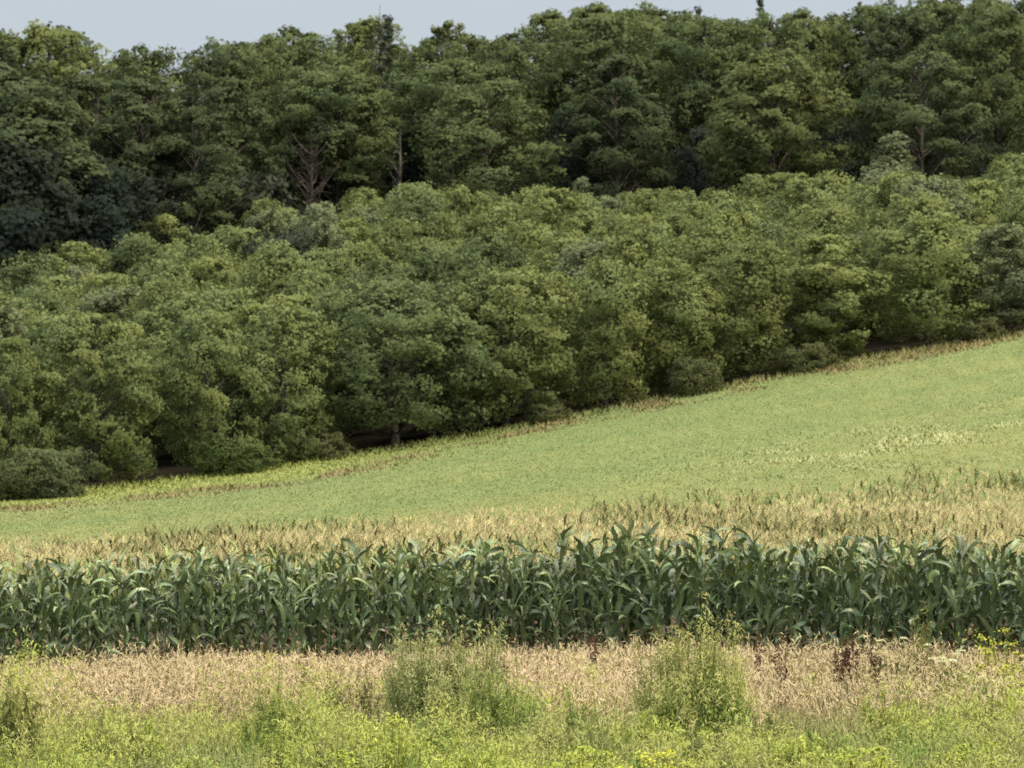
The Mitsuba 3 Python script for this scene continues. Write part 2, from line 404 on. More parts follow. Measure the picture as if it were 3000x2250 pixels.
# high wood: ranks from the front to the skyline
SKY_U = [-60, 0, 60, 78, 100, 140, 200, 260, 290, 330, 352, 395, 450, 500, 530, 560, 610, 640, 680, 700, 720, 760, 810, 850, 880, 920, 960, 1024, 1090]
SKY_V = [28, 28, 25, 44, 55, 43, 37, 37, 30, 20, 13, 30, 26, 31, 15, 5, 0, 2, 8, 14, 16, 4, 11, 6, 0, -4, -6, -8, -8]
ranks = [('front rank', 2, 54, 8.6), ('second rank', 9, 34, 8.0), ('third rank', 19, 16, 6.0), ('skyline rank', 31, 3, 4.5), ('hidden', 44, 8, 6.5)]
for rname, dy, dv, step in ranks:
    n = 0
    ref = 350.0
    xs = np.arange(-36, 37, step) + RS.normal(0, 0.7, len(np.arange(-36, 37, step)))
    for x in xs:
        yy = float(forest_front(x)) + dy + RS.normal(0, 1.2)
        u = 512 + x * FPX / yy
        if u < -50 or u > 1075:
            continue
        if rname in ('front rank', 'second rank') and min(abs(u - q) for q in (575, 706, 838, 966)) < (34 if rname == 'front rank' else 22):
            continue
        vt = float(np.interp(u, SKY_U, SKY_V)) + dv + RS.normal(0, 6 if dv > 5 else 3)
        m = int(RS.integers(0, len(MATURE)))
        if rname == 'front rank' and 270 < u < 480:
            m = [0, 3, 8, 5][n % 4]
        if rname in ('front rank', 'second rank'):
            m = [0, 7, 9, 3, 6, 1, 3, 8][(n * 3 + (rname == 'second rank') * 2) % 8]
        if u < 215 and rname in ('front rank', 'second rank'):
            m = [2, 6, 9][n % 3]
        if rname != 'front rank' and min(abs(u - q) for q in (575, 706, 838, 966)) < 60:
            m = [0, 3, 8][n % 3]
        tone = {0: 'mid green', 1: 'olive', 2: 'dark green', 3: 'mid green', 4: 'light green', 5: 'olive', 6: 'dark green', 7: 'mid green', 8: 'olive', 9: 'dull green'}[m]
        if rname == 'hidden':
            lab, grp = 'tall tree deep in the high wood behind the skyline trees', 'trees deep in the high wood'
        else:
            lab, grp = f'tall {tone} tree in the {rname} of the high wood, {ORD[n]} from the left', 'tall trees of the high wood'
        if rname == 'skyline rank':
            lab = f'tall {tone} tree on the skyline, {ORD[n]} from the left'
        plant('forest_tree', MATURE[m], u, vt, yy, RS.uniform(0, 360), RS.uniform(1.05, 1.45) if rname in ('front rank', 'second rank') else RS.uniform(0.85, 1.2), 15.0, lab, 'tree', grp)
        n += 1
# dark evergreens at the foot of the high wood
for i in range(3):
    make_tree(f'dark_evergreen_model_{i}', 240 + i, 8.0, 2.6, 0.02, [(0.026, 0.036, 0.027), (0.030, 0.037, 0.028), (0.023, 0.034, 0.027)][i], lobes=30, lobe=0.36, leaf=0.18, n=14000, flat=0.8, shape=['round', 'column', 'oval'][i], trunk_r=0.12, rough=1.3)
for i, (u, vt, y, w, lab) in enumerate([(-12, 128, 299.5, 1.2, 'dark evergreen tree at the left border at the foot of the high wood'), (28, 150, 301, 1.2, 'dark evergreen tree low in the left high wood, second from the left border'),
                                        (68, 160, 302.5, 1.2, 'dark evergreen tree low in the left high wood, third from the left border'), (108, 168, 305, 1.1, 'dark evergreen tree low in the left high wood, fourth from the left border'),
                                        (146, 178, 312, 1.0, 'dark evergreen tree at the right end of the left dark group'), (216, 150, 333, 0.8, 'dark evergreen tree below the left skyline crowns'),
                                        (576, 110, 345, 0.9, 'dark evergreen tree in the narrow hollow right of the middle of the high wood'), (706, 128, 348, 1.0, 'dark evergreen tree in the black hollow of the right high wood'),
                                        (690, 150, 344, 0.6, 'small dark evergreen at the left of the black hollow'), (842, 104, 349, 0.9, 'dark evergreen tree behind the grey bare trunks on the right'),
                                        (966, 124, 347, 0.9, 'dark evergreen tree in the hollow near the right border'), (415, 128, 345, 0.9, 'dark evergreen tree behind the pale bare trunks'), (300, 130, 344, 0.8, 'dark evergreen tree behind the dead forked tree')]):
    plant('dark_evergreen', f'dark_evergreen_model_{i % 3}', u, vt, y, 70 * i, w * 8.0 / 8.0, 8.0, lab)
# conifer tips on the skyline
con = [(1508, 14, 'thin dark conifer tip on the skyline right of the middle'), (1872, 4, 'dark conifer tip on the skyline at the right'),
       (1640, -4, 'dark conifer tip on the skyline, second from the left of its kind'), (2035, 2, 'rightmost dark conifer tip on the skyline'), (1600, 18, 'low conifer tip beside a round crown on the skyline')]
for i, (px, vt, lab) in enumerate(con[:4]):
    plant('conifer', f'conifer_model_{i % 2}', PX(px), PX(vt), 366 + 2 * i, 40 * i, 0.75, 15.0, lab)


# bare dead tree and pale trunks at the foot of the high wood
def bare_tree(key, x, y, h, spread, bsdf, seed, label, n=14, zr=(0.22, 0.85), rs=1.0):
    rng = np.random.default_rng(seed)
    g = float(ground_z(x, y))
    o = np.array([x, y, g])
    tr, br = [], []
    path = np.array([[0, 0, -0.2], [0.05, 0, h * 0.2], [0.0, 0.05, h * 0.42], [0.1, 0, h * 0.7], [0.05, 0.1, h]])
    tr.append(tube(o + path, np.array([0.24, 0.19, 0.15, 0.09, 0.02]) * h / 9 * rs, 7))
    for k in range(n):
        z0 = h * rng.uniform(*zr)
        az = rng.uniform(0, 2 * np.pi)
        L = spread * rng.uniform(0.5, 1.0) * (1.1 - 0.6 * z0 / h)
        d = np.array([math.cos(az), 0.6 * math.sin(az), 0])
        t = np.linspace(0, 1, 6)[:, None]
        p = o + np.array([np.interp(z0, path[:, 2], path[:, 0]), 0, z0]) + d * L * t + np.array([0, 0, 1.0]) * (L * 1.15 * t ** 1.2) + np.cumsum(rng.normal(0, 0.05 * L, (6, 3)), 0) * (t > 0)
        br.append(tube(p, np.linspace(0.075, 0.012, 6) * h / 9 * rs, 5))
        for q in range(5):
            a = p[rng.integers(1, 5)]
            e = rng.normal(0, 1, 3) * np.array([1, 0.7, 0.6]) + np.array([0, 0, 0.9]) + d * 0.6
            e = e / np.linalg.norm(e) * L * rng.uniform(0.25, 0.5)
            br.append(tube(np.array([a, a + e * 0.5 + rng.normal(0, 0.06, 3), a + e]), [0.03, 0.02, 0.008], 4))
    scene[key + '__trunk'] = entry(tr, bsdf)
    scene[key + '__branches'] = entry(br, bsdf)
    labels[key] = {'label': label, 'category': 'tree'}


p = at(PX(672), PX(345), 338)
bare_tree(key_for('dead_tree'), p[0], 336.5, 8.2, 3.2, 'bark_rusty', 5, 'bare brownish forked dead tree at the foot of the high wood', n=22)
for i, (px, hh, lab) in enumerate([(862, 8.5, 'pale bare trunk standing right of the dead forked tree'), (975, 7.5, 'pale bare trunk, second right of the dead forked tree'),
                                    (1748, 9.0, 'grey bare trunk in the dark hollow of the right high wood'), (1700, 8.0, 'slim grey bare trunk left of the dark hollow in the right high wood')]):
    q = at(PX(px), 160, 337)
    bare_tree(key_for('bare_trunk_tree'), q[0], 336.5, hh, 1.7, 'bark_grey', 20 + i, lab, n=9)
for i, (px, vt, lab) in enumerate([(505, 62, 'wispy bare twigs above the skyline left of the thin dead spire'), (330, 80, 'faint bare twig top on the left skyline')]):
    q = at(PX(px), PX(vt), 356)
    gz = float(ground_z(q[0], 356))
    bare_tree(key_for('bare_top_tree'), q[0], 356, (q[2] - gz) * 0.93, 2.6, 'bark_grey', 40 + i, lab, n=40, zr=(0.70, 0.9), rs=0.4)

# bushes along the wood edge
make_tree('edge_bush_model', 300, 2.0, 1.7, 0.02, (0.10, 0.115, 0.05), lobes=20, lobe=0.4, leaf=0.11, n=8000, trunk_r=0.05, rough=2.4)
make_tree('edge_bush_brown_model', 301, 2.0, 1.7, 0.02, (0.096, 0.118, 0.054), lobes=20, lobe=0.4, leaf=0.11, n=8000, trunk_r=0.05, rough=2.4)
make_tree('edge_bush_green_model', 302, 2.0, 1.7, 0.02, (0.085, 0.118, 0.042), lobes=20, lobe=0.4, leaf=0.11, n=8000, trunk_r=0.05, rough=2.4)
for px, w, h, m, dy, lab in [(100, 1.15, 1.95, 'edge_bush_brown_model', -2.5, 'rounded dull green bush at the left end of the field edge'),
                             (20, 0.9, 1.6, 'edge_bush_model', -1.5, 'low green bush at the left picture border beside the rounded dull green bush'),
                             (505, 1.0, 1.5, 'edge_bush_green_model', -0.4, 'fresh green bush low under the broad edge trees on the left'),
                             (1500, 0.75, 1.7, 'edge_bush_model', -0.3, 'dark green bush at the field edge left of the dark hollow'),
                             (700, 0.8, 1.2, 'edge_bush_model', 0.5, 'low dull bush left of the wide dark tree trunk'),
                             (1180, 0.6, 0.9, 'edge_bush_model', -0.2, 'small bush right of the olive tree trunk at the field edge'),
                             (1745, 0.9, 1.3, 'edge_bush_model', 0.2, 'dark low bush below the yellow-green bulging tree'),
                             (2120, 0.7, 1.1, 'edge_bush_model', 0.2, 'low bush at the foot of the rightmost edge trees')]:
    x0 = (PX(px) - 512) / FPX * 232
    yy = float(wood_edge(x0)) + dy
    x = x0 * yy / 232
    k = key_for('edge_bush')
    place(k, m, (x, yy, float(ground_z(x, yy)) - 0.05), 70 * len(k) + px, (w, w, h / 2.0))
    labels[k] = {'label': lab, 'category': 'bush'}

# thin dead spire above the skyline
q = at(379, 5, 362)
gz = float(ground_z(q[0], 362))
bare_tree(key_for('bare_top_tree'), q[0], 362, q[2] - gz, 1.3, 'bark_grey', 47, 'tall dead tree with a thin spire standing above the skyline left of the middle', n=26, zr=(0.70, 0.9), rs=0.35)
plant('conifer', 'conifer_model_0', 388, 15, 360, 10, 1.0, 15.0, 'dark pointed conifer top beside the thin dead spire on the skyline')

# ------------------------------------------------------------------ grass field behind the maize
def rand_pts(n, rng, y0, y1, pad=1.12):
    y = y0 + (y1 - y0) * rng.uniform(size=n)
    x = rng.uniform(-1, 1, n) * (y * 512 / FPX * pad)
    return x, y


rng = np.random.default_rng(11)
x, y = rand_pts(520000, rng, 136, 249)
e = wood_edge(x)
ok = (y > maize_far(x) - 1.0) & (y < e + 1.0)
x, y, e = x[ok], y[ok], e[ok]
P = np.stack([x, y, ground_z(x, y) - 0.03], 1)
nb = meshkit.fbm(np.stack([x * 0.05 + 3, (y - 0.75 * x) * 0.16, 0 * x], 1), 3, 5)
ns = meshkit.fbm(np.stack([x * 0.5, y * 0.5, 0 * x + 3], 1), 3, 8)
green = np.array([0.128, 0.158, 0.062]); yel = np.array([0.178, 0.203, 0.058]); brn = np.array([0.140, 0.118, 0.055]); tan = np.array([0.205, 0.205, 0.085])
c = green[None] * (1 - 0)[..., None] if False else np.repeat(green[None], len(x), 0)
d_edge = e - y
left = np.clip((2.0 - x) / 10, 0, 1)
w_yel = left * np.clip(2.0 - np.abs(d_edge - 6.0) / 4.5, 0, 1)
w_brn = np.clip(1.5 - np.abs(d_edge - (2.4 + 11.0 * left)) / (2.4 + 1.4 * left), 0, 1) * np.clip((ns - 0.46) * 6, 0, 1)
w_tan = np.clip(1 - (y - maize_far(x)) / 24, 0, 1) * 1.0 + np.clip((nb - 0.50) * 4, 0, 1) * 0.6
w_flw = np.clip(1 - np.abs(y - (191 + x * 0.75)) / 14, 0, 1) * np.clip((x - 3) / 8, 0, 1) * np.clip((ns - 0.45) * 5, 0, 1)
for w, col in ((w_tan, tan), (w_yel, yel), (w_brn, brn), (w_flw, np.array([0.25, 0.262, 0.12]))):
    w = np.clip(w, 0, 1)[:, None]
    c = c * (1 - w) + col * w
c = 1.22 * c * np.exp(rng.normal(0, 0.06, (len(x), 1)))
h = rng.uniform(0.03, 0.085, len(x)) + 0.14 * np.clip(w_flw + w_yel * 0.5, 0, 1) * rng.uniform(0, 1, len(x)) + 0.35 * np.clip(1 - d_edge / 2.0, 0, 1) * rng.uniform(0, 1, len(x)) + 0.2 * np.clip(w_brn, 0, 1) * rng.uniform(size=len(x))
scene['field_grass'] = entry([blades(P, h, 0.07, 0.9, rng, c * 0.95, c, segs=1, nn=0.12)], 'grass_material')
labels['field_grass'] = {'kind': 'stuff', 'label': 'green grass field sloping down from the wood edge to the maize', 'category': 'grass'}

# ------------------------------------------------------------------ maize
def maize_leaf(h, az, L, W, up, rng, color, segs=7, droop=2.3):
    t = np.linspace(0, 1, segs + 1)
    ang = up - droop * t ** 1.3
    ds = L / segs
    r = np.concatenate([[0], np.cumsum(np.cos(ang[:-1]) * ds)])
    z = np.concatenate([[0], np.cumsum(np.sin(ang[:-1]) * ds)]) + h
    w = W * np.sin(np.pi * np.clip(0.12 + 0.88 * t, 0, 1)) ** 0.75 * 0.5
    w[-1] = 0.002
    wav = 0.025 * np.sin(t * 9 + rng.uniform(0, 6))
    d = np.array([math.cos(az), math.sin(az), 0]); s = np.array([-math.sin(az), math.cos(az), 0])
    tw = rng.normal(0, 1.0) * t
    nrm = -np.sin(ang)[:, None] * d + np.cos(ang)[:, None] * np.array([0, 0, 1.0])
    sv = np.cos(tw)[:, None] * s + np.sin(tw)[:, None] * nrm
    mid = d * r[:, None] + np.array([0, 0, 1.0]) * z[:, None] + s * wav[:, None]
    A, B = mid + sv * w[:, None] + nrm * (w * 0.35)[:, None], mid - sv * w[:, None] + nrm * (w * 0.35)[:, None]
    v = np.stack([A, mid, B], 1).reshape(-1, 3)
    f = []
    for j in range(segs):
        a = 3 * j
        f += [[a, a + 1, a + 4], [a, a + 4, a + 3], [a + 1, a + 2, a + 5], [a + 1, a + 5, a + 4]]
    n = np.repeat(np.cos(tw)[:, None] * nrm - np.sin(tw)[:, None] * s, 3, 0).reshape(-1, 3, 3)
    n[:, 0] -= 0.3 * sv; n[:, 2] += 0.3 * sv
    col = np.repeat(np.asarray(color)[None], len(v), 0).reshape(-1, 3, 3) * np.array([1.0, 1.25, 1.0])[None, :, None]
    return v, np.array(f), unit(n.reshape(-1, 3)), col.reshape(-1, 3)


def tassel(h, rng, k, L, W, color, segs=2):
    parts = []
    for j in range(k):
        az = rng.uniform(0, 2 * np.pi); sp = rng.uniform(0.2, 1.1) if j else 0.1
        t = np.linspace(0, 1, segs + 1)
        l = L * rng.uniform(0.7, 1.1)
        d = np.array([math.cos(az), math.sin(az), 0])
        mid = d * (sp * l * t ** 1.3)[:, None] + np.array([0, 0, 1.0]) * (h + l * (t - 0.25 * sp * t * t))[:, None]
        s = unit(np.array([rng.normal(), rng.normal(), 0]))
        w = W * np.array([0.6] + [1.0] * (segs - 1) + [0.25]) * 0.5
        v = np.stack([mid + s * w[:, None], mid - s * w[:, None]], 1).reshape(-1, 3)
        f = []
        for q in range(segs):
            a = 2 * q
            f += [[a, a + 1, a + 3], [a, a + 3, a + 2]]
        n = unit(np.array([0, 0, 0.8]) + 0.5 * d + rng.normal(0, 0.25, 3))
        parts.append((v, np.array(f), np.repeat(n[None], len(v), 0), np.repeat((np.asarray(color) * math.exp(rng.normal(0, 0.12)))[None], len(v), 0)))
    return parts


MZ = np.array([0.092, 0.138, 0.064])
TAS = np.array([0.380, 0.330, 0.165])


def maize_parts(seed, nl, H, detail=7):
    rng = np.random.default_rng(seed)
    leaves, az = [], rng.uniform(0, np.pi)
    for j in range(nl):
        s = (j + 0.5) / nl
        h = H * (0.05 + 0.87 * s)
        L = (0.40 + 0.28 * math.sin(math.pi * (0.15 + 0.75 * s))) * rng.uniform(0.75, 1.2)
        up = math.radians(rng.uniform(60, 84) + 5 * s)
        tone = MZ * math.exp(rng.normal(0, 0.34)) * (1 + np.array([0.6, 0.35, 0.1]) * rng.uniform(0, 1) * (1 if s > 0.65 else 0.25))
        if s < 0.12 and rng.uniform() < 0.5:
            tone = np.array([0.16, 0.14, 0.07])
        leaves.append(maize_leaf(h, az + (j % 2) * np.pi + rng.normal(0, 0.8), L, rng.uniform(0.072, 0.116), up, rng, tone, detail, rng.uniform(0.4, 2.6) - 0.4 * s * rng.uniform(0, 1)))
    stalk = tube(np.array([[0, 0, -0.1], [0.01, 0, H * 0.4], [0.0, 0.01, H * 0.8], [0, 0, H]]), [0.015, 0.013, 0.010, 0.005], 6)
    stalk[3][:] = [0.07, 0.11, 0.035]
    return rng, leaves, stalk


NV = 12
for i in range(NV):
    rng, lv, st = maize_parts(500 + i, 18, 2.08)
    g = {'type': 'shapegroup', 'stalk': entry([st], 'maize_leaf_material')}
    for j, l in enumerate(lv):
        g['leaf' if j == 0 else f'leaf_{j:03d}'] = entry([l], 'maize_leaf_material')
    col = TAS * [1.0, 0.75, 0.9, 0.6][i % 4] if i % 3 else np.array([0.10, 0.13, 0.045])
    g['tassel'] = entry(tassel(1.96, rng, 7, 0.26, 0.016, col), 'grass_material')
    scene[f'maize_model_{i}'] = g
rng = np.random.default_rng(77)
nind = 0
rowlab = ['maize plant in the front row facing the meadow', 'maize plant in the second row just behind the front row']
for r in range(2):
    x = -12.6
    while x < 12.6 and nind < 300:
        yy = float(maize_front(x)) + 0.72 * r + rng.normal(0, 0.07)
        xx = x + rng.normal(0, 0.03)
        s = (1.02 + 0.15 * float(np.clip((xx + 4) / 5, 0, 1))) * rng.uniform(0.80, 1.10) * (1 if rng.uniform() > 0.1 else 0.8)
        k = key_for('maize_plant')
        place(k, f'maize_model_{int(rng.integers(0, NV))}', (xx, yy, float(ground_z(xx, yy))), rng.uniform(0, 360), (s * 1.05, s * 1.05, s))
        labels[k] = {'label': rowlab[r], 'category': 'maize plant', 'group': ['maize plants of the front row', 'maize plants of the second row'][r]}
        nind += 1
        x += rng.uniform(0.14, 0.21)


def transform(part, pos, rot, s):
    v, f, n, c = part
    cr, sr = math.cos(rot), math.sin(rot)
    R = np.array([[cr, -sr, 0], [sr, cr, 0], [0, 0, 1]])
    return (v * s) @ R.T + pos, f, n @ R.T, c


def join(parts):
    off, out = 0, [[], [], [], []]
    for v, f, n, c in parts:
        out[0].append(v); out[1].append(f + off); out[2].append(n); out[3].append(c); off += len(v)
    return tuple(np.vstack(o) for o in out)


def many(models, tab):
    """All plants of tab (x, y, z, rot, scale, model, tone) as one list of parts."""
    res = []
    for m, (v, f, n, c) in enumerate(models):
        t = tab[tab[:, 5] == m]
        if not len(t):
            continue
        cr, sr = np.cos(t[:, 3]), np.sin(t[:, 3])
        R = np.zeros((len(t), 3, 3)); R[:, 0, 0] = cr; R[:, 0, 1] = -sr; R[:, 1, 0] = sr; R[:, 1, 1] = cr; R[:, 2, 2] = 1
        V = np.einsum('kij,nj->kni', R, v) * t[:, 4, None, None] + t[:, None, :3]
        N = np.einsum('kij,nj->kni', R, n)
        F = f[None] + (np.arange(len(t)) * len(v))[:, None, None]
        C = c[None] * t[:, 6, None, None]
        res.append((V.reshape(-1, 3), F.reshape(-1, 3), N.reshape(-1, 3), C.reshape(-1, 3)))
    return res


# rows three to six in full, the field beyond with its upper leaves and tassels
models = []
for i in range(6):
    rng_, lv, st = maize_parts(600 + i, 8, 1.98, 4)
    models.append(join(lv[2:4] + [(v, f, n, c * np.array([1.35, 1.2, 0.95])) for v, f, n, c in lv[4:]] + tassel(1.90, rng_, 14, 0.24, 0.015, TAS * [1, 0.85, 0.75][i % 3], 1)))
tab = []
for r in range(2, 14):
    for x in np.arange(-13.5, 13.5, 0.2 + 0.012 * r):
        if rng.uniform() < (r - 4) / 12:
            continue
        xx, yy = x + rng.normal(0, 0.04), float(maize_front(x)) + 0.75 * r + rng.normal(0, 0.08)
        tab.append((xx, yy, 0, rng.uniform(0, 6.28), rng.uniform(0.86, 1.08), rng.integers(0, 6), math.exp(rng.normal(0, 0.1))))
tab = np.array(tab); tab[:, 2] = ground_z(tab[:, 0], tab[:, 1])
far_parts = many(models, tab)
models = []
for i in range(10):
    rng_, lv, st = maize_parts(700 + i, 5, 1.98, 3)
    if i < 8:
        models.append(join([(v, f, n, c * np.array([2.6, 1.9, 1.6])) for v, f, n, c in lv[4:5] if i > 9] + tassel(1.80, rng_, 24, 0.20, 0.019, TAS * [1.05, 0.9, 1.0, 0.8][i % 4] * np.array([1, 1 + 0.04 * (i % 3), 1]), 1)))
    else:
        models.append(join([((v - [0, 0, 1.85]) * 0.62 + [0, 0, 1.85], f, n, c * np.array([0.75, 0.68, 0.62])) for v, f, n, c in lv[3:]] + tassel(1.80, rng_, 12, 0.22, 0.016, TAS * [0.7, 0.72, 0.6], 1)))
tab = []
for x in np.arange(-22, 24, 0.24):
    for y in np.arange(122, 172, 0.56):
        xx, yy = x + rng.normal(0, 0.08), y + rng.normal(0, 0.12)
        if abs(xx) > yy * 512 / FPX + 1.0 or rng.uniform() > (yy - maize_front(xx) - 3.5) / 6 or rng.uniform() > 0.25 + (maize_far(xx) - yy) / 9 or yy > maize_far(xx) + 7 * (meshkit.fbm(np.array([[xx * 0.4, 1.0, 2.0]]), 3, 66)[0] - 0.5):
            continue
        tab.append((xx, yy, 0, rng.uniform(0, 6.28), rng.uniform(0.88, 1.06), 0, 1))
tab = np.array(tab)
tab[:, 2] = ground_z(tab[:, 0], tab[:, 1])
pn = meshkit.fbm(np.stack([tab[:, 0] * 0.35, tab[:, 1] * 0.16, 0 * tab[:, 0]], 1), 3, 21)
edge_d = maize_far(tab[:, 0]) - tab[:, 1]
pg = np.clip(0.06 + 4.0 * (pn - 0.53) + 0.5 * np.exp(-np.maximum(edge_d, 0) / 3) * (tab[:, 0] > -9), 0.02, 0.7)
isg = rng.uniform(size=len(tab)) < pg
tab[:, 5] = np.where(isg, rng.integers(8, 10, len(tab)), rng.integers(0, 8, len(tab)))
tab[:, 4] *= np.where(isg, 1.06, 1.0)
tab[:, 6] = np.exp(rng.normal(0, 0.12, len(tab)))
far_parts += many(models, tab)
scene['maize_field'] = entry(far_parts, 'grass_material')
labels['maize_field'] = {'kind': 'stuff', 'label': 'wide maize field with tan tassels behind the front rows', 'category': 'maize'}

# ------------------------------------------------------------------ meadow in the foreground
rng = np.random.default_rng(31)


def herb_line(x):
    return 98.6 + 1.8 * np.sin(x * 0.55 + 1.0) + 0.34 * np.maximum(x - 1, 0)


x, y = rand_pts(120000, rng, 78, 118.5)
ok = (y < maize_front(x) - 0.2)
x, y = x[ok], y[ok]
P = np.stack([x, y, ground_z(x, y) - 0.03], 1)
gn = meshkit.fbm(np.stack([x * 0.35, y * 0.35, 0 * x], 1), 3, 41)
c = np.array([0.185, 0.205, 0.068])[None] + (gn - 0.5)[:, None] * np.array([[0.10, 0.05, 0.03]])
pale = np.clip((y - 94) / 8, 0, 1)[:, None] * 0.6
c = c * (1 - pale) + np.array([0.235, 0.180, 0.100]) * pale
c = c * np.exp(rng.normal(0, 0.15, (len(x), 1)))
low = (1 - 0.8 * np.clip((y - maize_front(x) + 7.0) / 6.8, 0, 1)) * (1 + 0.7 * np.clip((101 - y) / 5, 0, 1))
scene['meadow_grass'] = entry([blades(P, rng.uniform(0.22, 0.5, len(x)) * low, 0.013, 0.45, rng, c * 0.8, c, segs=2)], 'grass_material')
labels['meadow_grass'] = {'kind': 'stuff', 'label': 'rough meadow grass in the foreground before the maize', 'category': 'grass'}

# feathery pinkish seed heads
n = 25000
y = 92 + 26 * rng.uniform(size=n) ** 0.9
x = rng.uniform(-1, 1, n) * (y * 512 / FPX * 1.1)
gn = meshkit.fbm(np.stack([x * 0.3, y * 0.25, 0 * x + 2], 1), 3, 43)
ok = (y < maize_front(x) - 0.25) & (rng.uniform(size=n) < np.clip((y - 93.5 + 10 * (gn - 0.5)) / 7, 0.02, 1)) & (rng.uniform(size=n) < np.where(x > 4.5, 0.5, 1))
x, y, gn = x[ok], y[ok], gn[ok]
zg = ground_z(x, y)
hh = rng.uniform(0.25, 0.95, len(x)) * (0.35 + 1.25 * gn) * (1 - 0.87 * np.clip((y - maize_front(x) + 11.0) / 10.6, 0, 1))
heads = []
for q in range(6):
    off = rng.normal(0, 0.03, (len(x), 3)) * np.array([1, 1, 3.6])
    PP = np.stack([x, y, zg + hh], 1) + off
    NN = unit(np.array([0, -0.2, 0.7]) + 0.5 * rng.normal(size=(len(x), 3)))
    pink = np.array([0.385, 0.305, 0.180]) * (1 - np.clip((gn - 0.45) * 2, 0, 1))[:, None] + np.array([0.345, 0.305, 0.155]) * np.clip((gn - 0.45) * 2, 0, 1)[:, None]
    heads.append(leaf_quads(PP, NN, 0.13, rng, pink * np.exp(rng.normal(0, 0.10, (len(x), 1))), aspect=0.125, hang=4.0))
P = np.stack([x, y, zg], 1)
heads.append(blades(P, hh, 0.007, 0.08, rng, np.repeat(np.array([[0.22, 0.17, 0.09]]), len(x), 0), segs=1))
scene['feathery_grass'] = entry(heads, 'grass_material')
labels['feathery_grass'] = {'kind': 'stuff', 'label': 'pinkish tan feathery seed grass along the front of the maize', 'category': 'grass'}

# leafy herbs carpet
n = 6000
y = 78 + 34 * rng.uniform(size=n)
x = rng.uniform(-1, 1, n) * (y * 512 / FPX * 1.1)
gn = meshkit.fbm(np.stack([x * 0.45, y * 0.30, 0 * x + 7], 1), 3, 47)
ok = rng.uniform(size=n) < np.clip((herb_line(x) + 26 * (gn - 0.5) - y) / 4 + 0.12, 0.0, 1) * (y < maize_front(x) - 4)
x, y, gn = x[ok], y[ok], gn[ok]
k = 46
X = np.repeat(x, k) + rng.normal(0, 0.13, len(x) * k); Y = np.repeat(y, k) + rng.normal(0, 0.13, len(x) * k)
hm = meshkit.fbm(np.stack([x * 0.9, y * 0.5, 0 * x + 4], 1), 2, 53)
hc = np.repeat(rng.uniform(0.35, 0.95, len(x)) * (0.15 + 1.8 * hm), k)
ft = rng.uniform(0.15, 1, len(X)) ** 0.6
P = np.stack([X, Y, ground_z(X, Y) + hc * ft], 1)
q = np.stack([X - np.repeat(x, k), Y - np.repeat(y, k), np.full(len(X), 0.16)], 1)
N = unit(unit(q) + np.array([0, 0, 0.8]))
lime, olive, deep = np.array([0.310, 0.350, 0.085]), np.array([0.285, 0.290, 0.110]), np.array([0.190, 0.275, 0.075])
w1 = np.clip((gn - 0.47) * 6, 0, 1)[:, None]; w2 = np.clip((0.45 - gn) * 6, 0, 1)[:, None]
cc = olive * (1 - w1) + lime * w1
cc = cc * (1 - w2) + deep * w2
cc = np.repeat(cc * np.exp(rng.normal(0, 0.10, (len(x), 1))), k, 0) * np.exp(rng.normal(0, 0.06, (len(X), 1)))
scene['meadow_herbs'] = entry([leaf_quads(P, N, 0.085, rng, cc, aspect=0.30, soft=0.85, hang=-2.2)], 'leaf_material')
labels['meadow_herbs'] = {'kind': 'stuff', 'label': 'leafy yellow-green herbs covering the near meadow', 'category': 'herbs'}


